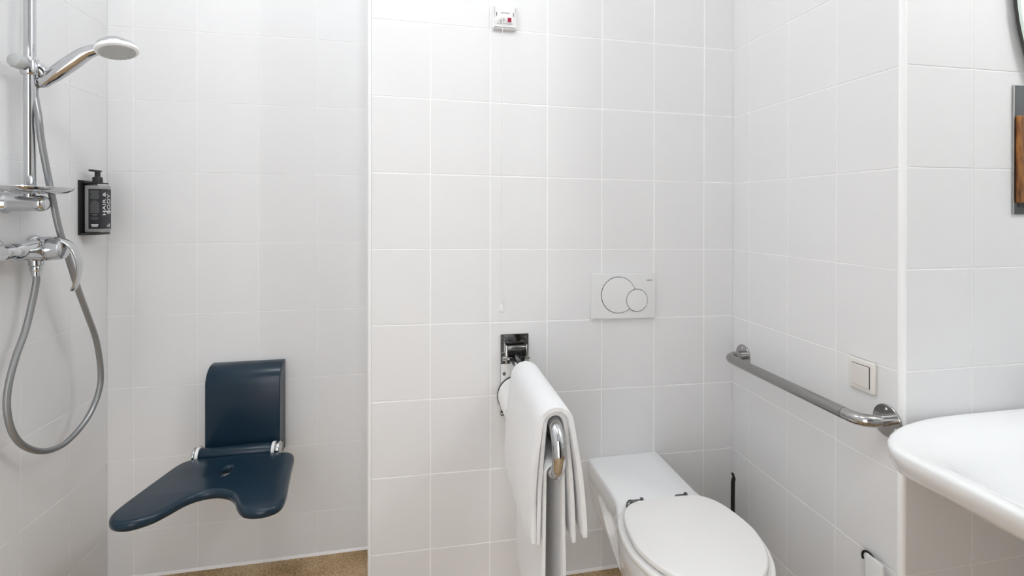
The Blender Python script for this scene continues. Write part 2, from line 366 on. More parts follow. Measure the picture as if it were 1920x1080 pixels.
lathe('trap_cup', (BXC+0.12, -0.90, 0.27), (0, 0, 1), rcyl(0.035, 0.075, 0.006), M['chrome'], t)
tube('waste_pipe', [(BXC+0.12, -0.90, 0.41), (BXC+0.12, -0.75, 0.41), (BXC+0.12, YE-0.001, 0.41)], 0.016, M['chrome'], t)
tp = thing('basin_tap', 'chrome single lever tap on the back ledge of the washbasin', 'tap', (BXC, -0.765, 0.772))
lathe('tap_body', (BXC, -0.765, 0.7725), (0, 0, 1), [(0, 0), (0.026, 0), (0.026, 0.004), (0.022, 0.010), (0.021, 0.075), (0.019, 0.085), (0, 0.088)], M['chrome'], tp)
tube('spout', [(BXC, -0.775, 0.815), (BXC, -0.83, 0.83), (BXC, -0.88, 0.825), (BXC, -0.892, 0.812)], 0.012, M['chrome'], tp, sub=6)
tube('tap_lever', [(BXC, -0.765, 0.862), (BXC, -0.80, 0.872), (BXC, -0.86, 0.885)], 0.006, M['chrome'], tp, sub=5)

# ------------------------------------------------------------------ toilet
TXC = 0.683
t = thing('toilet', 'white wall hung toilet with closed lid and long rear platform', 'toilet', (TXC, 0, 0.4))
def sect(y, w, zt, zb, rec, xc, wb=0.62, ztr=0.355, zbr=0.20):
    """Half profile from the middle of the top to the middle of the underside, mirrored."""
    pr = [(0, zt), (w*0.6, zt), (w-0.010, zt), (w-0.003, zt-0.003), (w, zt-0.010), (w, ztr+0.006), (w-0.002, ztr)]
    for f, inn in ((0.04, 0.75), (0.14, 1.0), (0.45, 0.97), (0.72, 0.80), (0.90, 0.25), (1.0, 0.0)):
        z = ztr+(zbr-ztr)*f; side = w+(w*wb-w)*max(0, (zt-z)/(zt-zb))**2.2
        pr.append((side-rec*inn, z))
    for f in (0.3, 0.6, 0.85):
        z = zbr+(zb-zbr)*f; pr.append((w+(w*wb-w)*max(0, (zt-z)/(zt-zb))**2.2, z))
    wbx = w*wb; pr += [(wbx*0.97, zb+0.006), (wbx*0.85, zb), (wbx*0.4, zb), (0, zb)]
    right = [(xc+a, y, b) for a, b in pr]; left = [(xc-a, y, b) for a, b in pr[-2:0:-1]]
    return right+left
st = [(-0.0005, .134, .400, .155, 0, .31), (-.03, .134, .400, .150, 0, .31), (-.085, .134, .400, .140, 0, .31), (-.104, .134, .400, .135, 0, .305), (-.116, .134, .400, .132, .040, .298), (-.15, .134, .400, .125, .066, .235), (-.19, .134, .400, .112, .070, .150), (-.23, .134, .400, .100, .066, .132),
      (-.265, .135, .400, .095, .052, .13), (-.295, .140, .400, .085, .022, .13), (-.320, .147, .399, .08, .004, .13), (-.38, .163, .399, .075, 0, .15), (-.44, .173, .398, .075, 0, .18), (-.50, .177, .398, .08, 0, .2), (-.56, .173, .398, .09, 0, .2),
      (-.61, .160, .398, .105, 0, .2), (-.65, .140, .398, .13, 0, .22), (-.685, .108, .398, .165, 0, .24), (-.705, .075, .398, .20, 0, .26), (-.716, .04, .398, .235, 0, .28)]
loops = []
for y, wd, zt, zb, rec, zbr in st:
    loops.append(sect(y, wd, zt, zb, rec, TXC-0.01*min(1, max(0, (-y-.25)/.2)), zbr=zbr, ztr=.338))
vs, fs = loft(loops); mesh('bowl', vs, fs, M['ceramic'], t, 48)
LX = 0.670
def oval(hx, yb, yf, xb, grow=0):
    """Lid plan: nearly straight hinge side at yb, egg shaped towards yf."""
    ym = yb-0.165
    out = [(LX-xb*0.45, yb+grow), (LX+xb*0.45, yb+grow), (LX+xb, yb-0.012+grow)]
    L = [(LX+hx*0.90, yb-0.065), (LX+hx, ym)] 
    for a in (18, 36, 54, 72, 90, 108, 126, 144, 162):
        r = math.radians(a); out2 = (LX+hx*math.cos(r), ym-(ym-yf)*math.sin(r)); L.append(out2)
    L += [(LX-hx, ym), (LX-hx*0.90, yb-0.065), (LX-xb, yb-0.012+grow)]
    return out+L
plate('seat_ring', [oval(0.184, -0.335, -0.742, 0.125)], ((0, 0, 0.400), (1, 0, 0), (0, 1, 0), (0, 0, 1)), 0.017, 0.007, M['lid'], t)
lid = plate('lid', [oval(0.168, -0.346, -0.722, 0.112)], ((0, 0, 0.4185), (1, 0, 0), (0, 1, 0), (0, 0, 1)), 0.018, 0.007, M['lid'], t)
for k, hx in enumerate((0.600, 0.742)):
    hp = [lathe_geo((hx-0.018, -0.318, 0.4135), (1, 0, 0), rcyl(0.0078, 0.036, 0.001), 16), lathe_geo((hx+0.012, -0.318, 0.4125), (1, 0, 0), rcyl(0.0125, 0.006, 0.001), 20)]
    if k == 0: hp.append(tube_geo(smooth_path([(hx-0.012, -0.318, 0.413), (hx-0.024, -0.318, 0.416), (hx-0.031, -0.324, 0.412), (hx-0.033, -0.330, 0.402)], 4), 0.0072, 12))
    hp.append(lathe_geo((hx, -0.318, 0.4005), (0, 0, 1), rcyl(0.011, 0.005, 0.001), 20))
    vs, fs = join(hp); mesh('hinge', vs, fs, M['dark_steel'], t, 40, 'dark chrome seat hinge')

# ------------------------------------------------------------------ folding shower seat
t = thing('folding_shower_chair', 'navy blue folding shower seat with cut-out, hinged on the shower wall', 'seat', (-0.645, YB, 0.45))
SX0, SX1 = -0.757, -0.518
prof = [(0, 0.735)]
R = 0.062
for k in range(11):
    a = PI/2*k/10; prof.append((0.012+R*math.sin(a), 0.735-R+R*math.cos(a)))
prof += [(0.0745, 0.45), (0.070, 0.428), (0.058, 0.415), (0.0, 0.412)]
def cover(x, ins):
    cy, cz = 0.037, 0.57
    return [(x, YB-0.001-(cy+(a-cy)*(1-ins*2.0) if a > 0.001 else 0), cz+(b-cz)*(1-ins*0.45)) for a, b in prof]
vs, fs = loft([cover(SX0, 0.02), cover(SX0+0.0012, 0.006), cover(SX0+0.003, 0), cover(SX1-0.003, 0), cover(SX1-0.0012, 0.006), cover(SX1, 0.02)])
mesh('wall_cover', vs, fs, M['navy'], t, 30)
HY, HZ = YB-0.105, 0.452
lathe('hinge_tube', (-0.760, HY, HZ), (1, 0, 0), rcyl(0.0235, 0.226, 0.002), M['navy'], t)
for x, wd in ((-0.770, 0.010), (-0.534, 0.010)):
    lathe('hinge_ring', (x, HY, HZ), (1, 0, 0), rcyl(0.026, wd, 0.0015), M['trim'], t, label='white ring')
for x, wd in ((-0.7795, 0.008), (-0.522, 0.014)):
    lathe('hinge_cap', (x, HY, HZ), (1, 0, 0), rcyl(0.0265, wd, 0.003), M['chrome'], t, label='chrome end cap')
for x in (-0.774, -0.515):
    box('hinge_arm', (x-0.006, HY-0.012, HZ-0.014), (x+0.006, YB-0.06, HZ+0.012), M['dark_steel'], t, 0.001)
seat_ol = [(-0.775, 0.150), (-0.70, 0.156), (-0.60, 0.153), (-0.50, 0.150), (-0.463, 0.138), (-0.447, 0.106), (-0.437, 0.03), (-0.424, -0.06), (-0.412, -0.145), (-0.416, -0.188), (-0.442, -0.210), (-0.480, -0.214), (-0.512, -0.200), (-0.534, -0.170),
           (-0.553, -0.132), (-0.582, -0.098), (-0.622, -0.080), (-0.662, -0.086), (-0.690, -0.110), (-0.712, -0.148), (-0.740, -0.184), (-0.785, -0.206), (-0.827, -0.196), (-0.851, -0.160), (-0.851, -0.115), (-0.838, -0.04), (-0.822, 0.04), (-0.805, 0.115)]
hole = [(p[0], p[1]) for p in circle(-0.634, 0.045, 0.0125, 24, 0.030)][::-1]
cu_seat = plate('seat_panel', [closed_path(seat_ol, 6), hole], ((0, 0, 0.427), (1, 0, 0), (0, 1, 0), (0, 0, 1)), 0.029, 0.0125, M['navy'], t, bres=5, poly=True)
box('hinge_flange', (-0.756, 0.138, 0.4295), (-0.537, HY-0.012, 0.452), M['navy'], t, 0.004)

# ------------------------------------------------------------------ shower riser rail
PX, PY = XA+0.055, -0.158
t = thing('shower_rail', 'vertical chrome shower rail with slider and soap dish on the left wall', 'shower rail', (XA, PY, 1.3))
lathe('pole', (PX, PY, 1.292), (0, 0, 1), rcyl(0.0125, 0.95, 0.001), M['chrome'], t)
for z, nm in ((1.296, 'lower_bracket'), (2.215, 'upper_bracket')):
    lathe(nm, (XA+0.0002, PY, z), (1, 0, 0), [(0, 0), (0.026, 0), (0.026, 0.003), (0.0225, 0.008), (0.0205, 0.02), (0.020, 0.070), (0.0208, 0.072), (0.0212, 0.080), (0.0205, 0.086), (0.017, 0.091), (0.009, 0.094), (0, 0.095)], M['chrome'], t)
sl = lathe('slider', (PX, PY, 1.632), (0, 0, 1), [(0, 0), (0.0165, 0), (0.019, 0.003), (0.020, 0.012), (0.020, 0.034), (0.019, 0.043), (0.0165, 0.046), (0, 0.046)], M['chrome'], t)
lathe('slider_knob', (PX, PY-0.015, 1.657), (-0.15, -1, 0.05), [(0, 0), (0.010, 0), (0.010, 0.008), (0.016, 0.010), (0.0185, 0.015), (0.0185, 0.028), (0.016, 0.034), (0.009, 0.037), (0, 0.038)], M['knob'], sl, label='translucent grey knob')
hd = Vector((0.759, 0.0, 0.651))          # direction of the hand shower's handle
HB = Vector((-1.004, -0.140, 1.628))      # socket centre
tube('slider_arm', [(PX+0.006, PY+0.002, 1.657), (PX+0.020, PY+0.010, 1.652), HB-Vector((0.004, 0.001, -0.004))], 0.013, M['chrome'], sl, sub=5, sect=lambda f: (0.015-0.003*f, 0.012-0.002*f))
tube('socket', [HB-hd*0.017, HB-hd*0.014, HB+hd*0.014, HB+hd*0.017], lambda f: 0.0150+0.0022*f, M['chrome'], sl, 24)
dl = []
for s, z in ((0.28, -0.016), (0.55, -0.0165), (0.80, -0.012), (0.95, -0.005), (1.0, 0.001), (0.985, 0.003), (0.93, 0.001), (0.80, -0.006), (0.5, -0.011)):
    dl.append([(XA+0.080+0.066*s*math.cos(2*PI*j/48), -0.176+0.100*s*math.sin(2*PI*j/48), 1.336+z) for j in range(48)])
vs, fs = loft(dl); mesh('soap_dish', vs, fs, M['chrome'], t, 60)

# ------------------------------------------------------------------ hand shower
t = thing('hand_shower', 'chrome hand shower with pale round spray head resting in the slider', 'shower head', tuple(HB))
hp = [HB-hd*0.024, HB+hd*0.0, HB+hd*0.030, HB+hd*0.075, HB+hd*0.115+Vector((0, 0, -0.001)), HB+hd*0.150+Vector((0.004, 0, -0.010)), (-0.866, -0.140, 1.722)]
tube('handle', hp, 0.015, M['chrome'], t, 24, sub=6, sect=lambda f: (0.0115+0.0075*math.sin(PI*min(1, f*1.15))+0.001*f, 0.0115+0.0075*math.sin(PI*min(1, f*1.15))+0.004*f))
hn = Vector((0.22, -0.16, -1)).normalized(); hc = Vector((-0.843, -0.140, 1.7165))
lathe('spray_head', hc-hn*0.026, hn, [(0, -0.006), (0.016, -0.004), (0.030, 0.001), (0.042, 0.010), (0.048, 0.019), (0.0485, 0.026)], M['chrome'], t, 40)
lathe('head_rim', hc, hn, [(0, -0.004), (0.0485, -0.004), (0.0497, 0.000), (0.0490, 0.005), (0.045, 0.008), (0.0430, 0.008), (0, 0.0075)], M['trim'], t, 40, label='white rim')
sf = lathe('spray_face', hc+hn*0.0075, hn, [(0, 0), (0.042, 0), (0.0415, 0.0015), (0, 0.0022)], M['grey_face'], t, 40, label='grey spray face')
nz = []
ax = hn.orthogonal().normalized(); ay = hn.cross(ax)
for rr, nn in ((0.012, 6), (0.022, 12), (0.031, 18), (0.038, 24)):
    for j in range(nn):
        c = hc+hn*0.0088+(ax*math.cos(2*PI*j/nn)+ay*math.sin(2*PI*j/nn))*rr
        nz.append(lathe_geo(c, hn, [(0.0018, 0), (0.0015, 0.0022), (0, 0.0024)], 6))
vs, fs = join(nz); mesh('nozzles', vs, fs, M['grey_face'], sf, 50, kind='stuff')

# ------------------------------------------------------------------ shower mixer
MX, MY, MZ = XA+0.060, -0.134, 1.172
t = thing('shower_mixer', 'chrome shower mixer with curved lever on the left wall', 'tap', (XA, MY, MZ))
lathe('body', (MX, MY-0.125, MZ), (0, 1, 0), [(0, 0), (0.016, 0), (0.018, 0.003), (0.018, 0.026), (0.0185, 0.028), (0.0225, 0.034), (0.0225, 0.060), (0.024, 0.075), (0.0285, 0.100), (0.030, 0.125), (0.0285, 0.150), (0.024, 0.172), (0.0225, 0.185), (0.0205, 0.196), (0.016, 0.206), (0, 0.210)], M['chrome'], t, 32)
for y in (MY-0.075, MY+0.075):
    lathe('escutcheon', (XA+0.0002, y, MZ+0.004), (1, 0, 0), [(0, 0), (0.033, 0), (0.0335, 0.003), (0.032, 0.010), (0.027, 0.018), (0.020, 0.024), (0.0155, 0.027), (0.0155, 0.044), (0, 0.045)], M['chrome'], t)
cp = lathe('cartridge_cap', (MX+0.010, MY, MZ), (1, 0, 0.06), [(0, 0), (0.030, 0), (0.030, 0.012), (0.0292, 0.0135), (0.0275, 0.0145), (0.0275, 0.018), (0.029, 0.020), (0.029, 0.036), (0.027, 0.046), (0.020, 0.052), (0, 0.055)], M['chrome'], t)
tube('lever', [(MX+0.005, MY, MZ+0.030), (MX+0.030, MY+0.001, MZ+0.031), (MX+0.056, MY+0.002, MZ+0.024), (MX+0.078, MY+0.003, MZ+0.004), (MX+0.090, MY+0.004, MZ-0.030), (MX+0.090, MY+0.004, MZ-0.065), (MX+0.082, MY+0.004, MZ-0.098), (MX+0.076, MY+0.004, MZ-0.110)], 0.01, M['chrome'], t, 20, sub=6, ref=(0, 0, 1),
     sect=lambda f: (0.0052-0.0012*f, 0.019-0.007*f))
vs, fs = join([lathe_geo((MX-0.006, MY, MZ-0.026), (0, 0, -1), [(0, 0), (0.0165, 0), (0.0165, 0.014), (0.0145, 0.016), (0, 0.016)], 28)])
mesh('outlet', vs, fs, M['chrome'], t)
lathe('hose_nut', (MX-0.006, MY, MZ-0.0425), (0, 0, -1), [(0, 0), (0.0125, 0), (0.0135, 0.002), (0.0135, 0.012), (0.0125, 0.014), (0.0105, 0.0145), (0.0105, 0.027), (0, 0.027)], M['chrome'], t, 12)

# ------------------------------------------------------------------ shower hose
def pxA(u, v, off):     # point on the plane parallel to the left wall, read off the photograph once
    d = fw+rt*((u-CX)/F)-up*((v-CY)/F); k = (XA+off-CAM.x)/d.x; return CAM+d*k
hose_px = [(62, 560, .050), (48, 618, .046), (30, 668, .042), (16, 722, .040), (13, 768, .042), (24, 812, .048), (48, 838, .056), (84, 846, .066), (122, 831, .078), (160, 790, .090), (183, 742, .098), (189, 700, .102), (181, 640, .104), (164, 590, .103), (146, 541, .100), (127, 480, .096), (111, 430, .092), (98, 370, .087), (86, 310, .083), (77, 260, .080), (72, 217, .078)]
hpts = [Vector((MX-0.006, MY, MZ-0.066)), Vector((MX-0.006, MY, MZ-0.085))]+[pxA(*q) for q in hose_px]+[HB-hd*0.040+Vector((0, 0, -0.003)), HB-hd*0.022]
t = thing('shower_hose', 'grey shower hose hanging in a long loop from mixer to hand shower', 'hose', tuple(hpts[0]))
tube('hose', hpts, 0.0078, M['hose'], t, 16, sub=7)

# ------------------------------------------------------------------ soap dispenser bracket and bottle
t = thing('bottle_bracket', 'black wall bracket holding the pump bottle in the shower corner', 'bracket', (XA, 0.165, 1.2))
box('back_plate', (XA+0.0005, 0.131, 1.200), (XA+0.005, 0.225, 1.374), M['black'], t, 0.001)
box('bottom_shelf', (XA+0.005, 0.133, 1.200), (XA+0.052, 0.205, 1.2065), M['black'], t, 0.001)
box('top_clip', (XA+0.005, 0.140, 1.3645), (XA+0.050, 0.200, 1.3685), M['black'], t, 0.001)
b = thing('pump_bottle', 'dark grey pump bottle with black printed label in the shower corner', 'bottle', (XA+0.034, 0.172, 1.2066))
BX0, BX1, BY0, BY1, BZ0, BZ1 = XA+0.0095, XA+0.057, 0.146, 0.200, 1.2072, 1.3595
box('bottle_body', (BX0, BY0, BZ0), (BX1, BY1, BZ1), M['bottle'], b, 0.004, 3)
box('label', (BX0+0.012, BY0-0.0006, BZ0+0.012), (BX1+0.0006, BY1-0.002, BZ1-0.012), M['label'], b, 0.0006)
lx0, lx1 = BX0+0.012, BX1
fr = lambda x, z: ((x, BY0-0.0007, z), (1, 0, 0), (0, 0, 1), (0, -1, 0))
xm = (lx0+lx1)/2
lines = []
zz = BZ1-0.020
for wdt in (0.8, 0.9, 0.85, 0.6, 0.9, 0.8, 0.88, 0.6, 0, 0.5, 0.8, 0.7, 0.86, 0.9, 0.8, 0.88, 0.82, 0.9, 0.78, 0.85, 0, 0.5, 0.35, 0, 0.8, 0.5):
    if wdt:
        hw = wdt*(lx1-lx0)*0.42; lines.append(([(xm-hw, BY0-0.0008, zz), (xm+hw, BY0-0.0008, zz), (xm+hw, BY0-0.0008, zz+0.0019), (xm-hw, BY0-0.0008, zz+0.0019)], [(0, 1, 2, 3)]))
    zz -= 0.0036
vs, fs = join(lines); mesh('small_print', vs, fs, M['print_grey'], b, kind='stuff')
lines = [([(xm-hw, BY0-0.0008, z), (xm+hw, BY0-0.0008, z), (xm+hw, BY0-0.0008, z+0.003), (xm-hw, BY0-0.0008, z+0.003)], [(0, 1, 2, 3)]) for hw, z in ((0.010, BZ0+0.024), (0.0085, BZ0+0.0195))]
vs, fs = join(lines); mesh('bold_print', vs, fs, M['print'], b)
ym = (BY0+BY1)/2
text('lettering', 'HAIR &\nBODY', 0.024, ((BX1+0.0008, ym, (BZ0+BZ1)/2+0.016), (0, 0, 1), (0, -1, 0), (1, 0, 0)), M['print'], b)
ys = BY1-0.019
mesh('stroke', [(BX1+0.0010, BY0+0.008, BZ0+0.066), (BX1+0.0010, BY1-0.006, BZ0+0.066), (BX1+0.0010, BY1-0.006, BZ0+0.070), (BX1+0.0010, BY0+0.008, BZ0+0.070)], [(0, 1, 2, 3)], M['print'], b)
text('mark', 'o8', 0.016, ((BX1+0.0008, BY1-0.017, BZ0+0.022), (0, 1, 0), (0, 0, 1), (1, 0, 0)), M['print'], b)
px, py = XA+0.033, 0.172
lathe('pump_collar', (px, py, BZ1+0.0092), (0, 0, 1), [(0, 0), (0.0135, 0), (0.0135, 0.014), (0.0125, 0.017), (0.0085, 0.018), (0, 0.018)], M['black'], b, 24)
pm = lathe('pump_stem', (px, py, BZ1+0.0272), (0, 0, 1), [(0, 0), (0.0075, 0), (0.0075, 0.018), (0, 0.018)], M['black'], b, 20)
box('nozzle', (px-0.007, py-0.036, BZ1+0.043), (px+0.007, py+0.012, BZ1+0.049), M['black'], pm, 0.002)

# ------------------------------------------------------------------ alarm switch with pull cord
t = thing('alarm_switch', 'white emergency pull switch with red lens and long cord, high on the wall', 'switch', (0.2475, 0, 1.936))
FR = ((0.2475, -0.0002, 1.9355), (0.9999, 0, -0.012), (0.012, 0, 0.9999), (0, -1, 0))
plate('frame', [rrect(-0.0415, -0.0400, 0.0415, 0.0400, 0.005)], FR, 0.016, 0.007, M['white'], t, poly=True)
def FRo(dx, dz, n): return ((0.2475+dx, -0.0002-n, 1.9355+dz-0.012*dx), *FR[1:])
plate('cover_plate', [rrect(-0.0275, -0.0240, 0.0275, 0.0255, 0.003)], FRo(0, 0.002, 0.0142), 0.0042, 0.001, M['white'], t, poly=True)
plate('lens_rim', [rrect(-0.0085, -0.010, 0.0085, 0.010, 0.002)], FRo(0.0145, -0.0095, 0.0182), 0.002, 0.0006, M['trim'], t, poly=True)
plate('red_lens', [rrect(-0.0065, -0.0075, 0.0065, 0.0075, 0.001)], FRo(0.0145, -0.0095, 0.0200), 0.003, 0.0010, M['red'], t, poly=True, label='red lens')
lathe('cord_outlet', Vector((0.2475-0.0115, -0.0002-0.0182, 1.9355-0.0095)), (0, -1, 0), [(0, 0), (0.0095, 0), (0.0095, 0.006), (0.006, 0.016), (0.003, 0.020), (0, 0.020)], M['white'], t, 24)
for dx in (-0.0285, 0.0285):
    box('latch', (0.2475+dx-0.001, -0.0190, 1.9355+0.004), (0.2475+dx+0.001, -0.0155, 1.9355+0.016), M['gap'], t, 0.0003)
text('print', 'NOTRUF', 0.0078, FRo(0.0, 0.0135, 0.0184), M['ink'], t)
c0, c1 = Vector((0.2360, -0.0375, 1.926)), Vector((0.2325, -0.040, 0.962))
cord = tube('pull_cord', [c0, c0*0.72+c1*0.28+Vector((0.0006, 0, 0)), c0*0.45+c1*0.55+Vector((-0.0004, 0, 0)), c1], 0.0011, M['white'], t, 8, sub=6)
lathe('cord_bob', c1+Vector((0, 0, 0.006)), (0, 0, -1), [(0, 0), (0.003, 0), (0.005, 0.006), (0.0075, 0.020), (0.0075, 0.026), (0.005, 0.030), (0, 0.031)], M['white'], cord, 20)

# ------------------------------------------------------------------ flush plate
t = thing('flush_plate', 'white flush plate with two round buttons above the toilet', 'flush plate', (0.679, 0, 0.975))
th = -0.024
fa, fb = Vector((math.cos(th), 0, math.sin(th))), Vector((-math.sin(th)*0.4, 0, 1)).normalized()
FP = Vector((0.6792, -0.0003, 0.9748))
def fp(n, dx=0.0, dz=0.0): return (FP+fa*dx+fb*dz-Vector((0, n, 0)), fa, fb, (0, -1, 0))
plate('plate', [rrect(-0.1222, -0.0805, 0.1222, 0.0805, 0.004)], fp(0), 0.012, 0.0025, M['white'], t, poly=True)
for nm, ux, uz, r, n in (('large_button', -0.0205, 0.004, 0.0635, 0.0118), ('small_button', 0.0490, -0.0150, 0.0390, 0.0136)):
    bt = plate(nm, [circle(0, 0, r, 64)], fp(n+0.0004, ux, uz), 0.0024, 0.0005, M['white'], t, poly=True)
    plate('button_gap', [circle(0, 0, r+0.0018, 64)], fp(n, ux, uz), 0.0013, 0.0002, M['gap'], bt, poly=True, label='dark gap around the button')
text('print', 'GEBERIT', 0.0062, fp(0.0119, 0.0985, 0.0565), M['ink'], t)

# ------------------------------------------------------------------ folding support rail
t = thing('support_rail', 'folding steel support rail with wall plate, carrying towel and toilet paper', 'grab rail', (0.284, 0, 0.75))
RX = 0.284
wp = plate('wall_plate', [rrect(0.2355, 0.578, 0.3325, 0.8560, 0.003)], ((0, -0.0003, 0), (1, 0, 0), (0, 0, 1), (0, -1, 0)), 0.006, 0.001, M['black_steel'], t, poly=True, label='dark polished steel plate')
plate('lower_plate', [rrect(0.2362, 0.584, 0.3318, 0.7555, 0.002)], ((0, -0.0064, 0), (1, 0, 0), (0, 0, 1), (0, -1, 0)), 0.0012, 0.0003, M['pale_steel'], t, poly=True, label='paler lower part of the steel plate')  # lower area of the plate drawn paler than the top
lathe('roll_gap_shade', (0.288, -0.0077, 0.6495), (0, -1, 0), rcyl(0.0650, 0.004, 0.001), M['black'], t, 48, label='black disc standing in for the gap shadow behind the roll')  # black disc paints the shadow gap between roll and plate
for x, z in ((0.2455, 0.842), (0.3205, 0.842), (0.2475, 0.722), (0.3205, 0.722), (0.2415, 0.594), (0.3225, 0.592)):
    lathe('bolt', (x, -0.0063-0.0012*(z < 0.75), z), (0, -1, 0), [(0, 0), (0.0062, 0), (0.0062, 0.0012), (0.0048, 0.0030), (0.002, 0.0030), (0, 0.0018)], M['dark_steel'], wp, 16)
ZU, ZL, YN = 0.7715, 0.650, -0.585
rb = (ZU-ZL)/2
path = [(RX, -0.040, ZU+0.012), (RX, -0.10, ZU+0.004), (RX, -0.20, ZU), (RX, -0.38, ZU), (RX, YN+rb+0.02, ZU)]
for k in range(13):
    a = PI*k/12; path.append((RX, YN+rb-0.016+0.0-math.sin(a)*rb, (ZU+ZL)/2+math.cos(a)*rb))
path += [(RX, YN+rb+0.02, ZL), (RX, -0.40, ZL), (RX, -0.31, ZL+0.018), (RX-0.002, -0.23, ZL+0.072), (RX-0.003, -0.14, 0.746), (RX-0.003, -0.045, 0.762)]
tube('rail_loop', path, 0.0160, M['chrome'], t, 20, sub=4)
for s in (-1, 1):
    box('hinge_lug', (RX+s*0.034-0.003, -0.050, 0.766), (RX+s*0.034+0.003, -0.0064, 0.828), M['steel'], t, 0.002)
lathe('hinge_barrel', (RX-0.031, -0.030, 0.8145), (1, 0, 0), rcyl(0.0105, 0.062, 0.001), M['dark_steel'], t, 20)
hb = lathe('lock_pin', (RX-0.046, -0.036, 0.7815), (1, 0, 0), [(0, 0), (0.005, 0), (0.0075, 0.002), (0.0075, 0.009), (0.005, 0.011), (0.005, 0.081), (0.0075, 0.083), (0.0075, 0.090), (0.005, 0.092), (0, 0.092)], M['chrome'], t, 20)
tube('spring_arm', [(RX-0.018, -0.040, 0.780), (RX-0.020, -0.14, 0.760), (RX-0.012, -0.26, 0.735)], 0.0075, M['chrome'], t, 14)
tube('spring_arm', [(RX+0.022, -0.040, 0.784), (RX+0.021, -0.12, 0.775), (RX+0.014, -0.20, 0.768)], 0.0065, M['chrome'], t, 14)
tube('roll_holder', [(0.288, -0.0064, 0.6585), (0.288, -0.10, 0.6585), (0.288, -0.196, 0.6585)], 0.0125, M['chrome'], t, 16)
# toilet paper
t = thing('toilet_paper_roll', 'white toilet paper roll hanging beside the towel on the support rail plate', 'toilet paper', (0.288, -0.10, 0.6495))
vs, fs = lathe_geo((0.288, -0.014, 0.6495), (0, -1, 0), [(0.0225, 0), (0.0615, 0), (0.063, 0.0015), (0.063, 0.1675), (0.0615, 0.169), (0.0225, 0.169)], 48)
n = 48
fs = fs[:-2]+[(5*n+j, 5*n+(j+1) % n, (j+1) % n, j) for j in range(n)]
mesh('paper', vs, fs, M['paper'], t, 40)
# towel
t = thing('towel', 'white terry towel folded over the support rail', 'towel', (RX, -0.38, ZU))
def drape(name, ytop, ybot_far, y_near, xl, zl, xr, zr, rad, th, amp, parent, phase=0.0, far_tuck=0.0, bulge=0.0, ny=26, zt=ZU):
    """Thick sheet hung over the rail: closed ring profile in x-z, swept along y."""
    def centre():
        L = []
        for k in range(15):                               # left side, hem upwards
            f = k/14; L.append((xl+(RX-rad-xl)*f+bulge*math.sin(PI*f)*-0.012, zl+(zt-zl)*f, 1-f))
        for k in range(1, 8):
            a = PI-PI*k/8; L.append((RX+rad*math.cos(a), zt+rad*math.sin(a), 0))
        for k in range(15):
            f = 1-k/14; L.append((xr+(RX+rad-xr)*f+bulge*math.sin(PI*f)*0.012, zr+(zt-zr)*f, 1-f))
        return L
    Lc = centre(); loops = []
    for i in range(ny+1):
        v = i/ny; e = 1.0
        edge = min(v, 1-v)*ny
        thk = th*(0.62 if edge < 0.5 else (0.92 if edge < 1.5 else 1))
        pts = []
        for q, (x, z, d) in enumerate(Lc):
            vv = (v*ny-0.0)/ny
            if i == 1: vv = 0.012
            if i == ny-1: vv = 0.988
            yy = (ytop+(ybot_far-ytop)*d)*(1-vv)+y_near*vv
            side = -1 if q < len(Lc)/2 else 1
            wob = amp*d*(math.sin(vv*9+phase+side)+0.5*math.sin(vv*21+2*phase+q*0.15))
            pts.append(Vector((x+wob+far_tuck*d*(1-vv)*-side, yy, z-0.004*math.sin(vv*7+phase)*d)))
        ring_o, ring_i = [], []
        for q, p in enumerate(pts):
            tg = (pts[min(q+1, len(pts)-1)]-pts[max(q-1, 0)]); nrm = Vector((tg.z, 0, -tg.x)).normalized()*-1
            hemf = 1.0 if 0 < q < len(pts)-1 else 0.8
            ring_o.append(p+nrm*thk/2*hemf); ring_i.append(p-nrm*thk/2*hemf)
        loops.append(ring_o+ring_i[::-1])
    vs, fs = loft(loops); return mesh(name, vs, fs, M['towel'], parent, 60)
drape('outer_fold', -0.190, -0.195, -0.575, 0.226, 0.502, 0.357, 0.500, 0.0380, 0.016, 0.0030, t, 0.3, bulge=0.5)
drape('middle_fold', -0.205, -0.215, -0.565, 0.243, 0.492, 0.334, 0.486, 0.0250, 0.0135, 0.0026, t, 1.1, bulge=0.3)
drape('lower_fold', -0.200, -0.215, -0.556, 0.257, 0.225, 0.313, 0.230, 0.0225, 0.011, 0.0016, t, 2.6, zt=ZL)

# ------------------------------------------------------------------ wall grab bar
t = thing('grab_bar', 'horizontal stainless grab bar with round flanges on the right wall', 'grab bar', (XD, -0.36, 0.755))
GZ, G0, G1, GO = 0.7535, -0.0690, -0.6680, 0.072
path = [(XD-0.004, G0, GZ), (XD-0.030, G0, GZ)]
for k in range(9):
    a = PI/2*k/8; path.append((XD-GO+0.042-0.042*math.sin(a), G0-0.042+0.042*math.cos(a), GZ))
mid0 = len(path)
path2 = []
for k in range(9):
    a = PI/2*k/8; path2.append((XD-GO+0.042-0.042*math.cos(a), G1+0.042-0.042*math.sin(a), GZ))
path2 += [(XD-0.030, G1, GZ), (XD-0.004, G1, GZ)]
tube('bend', path+[(XD-GO, G0-0.060, GZ)], 0.0155, M['knurl'], t, 20)
tube('grip', [(XD-GO, G0-0.0602-(0.478*k/8), GZ) for k in range(9)], 0.0158, M['knurl'], t, 24, label='dimpled grip section')
tube('bend', [(XD-GO, G1+0.0600, GZ)]+path2, 0.0155, M['steel'], t, 20)
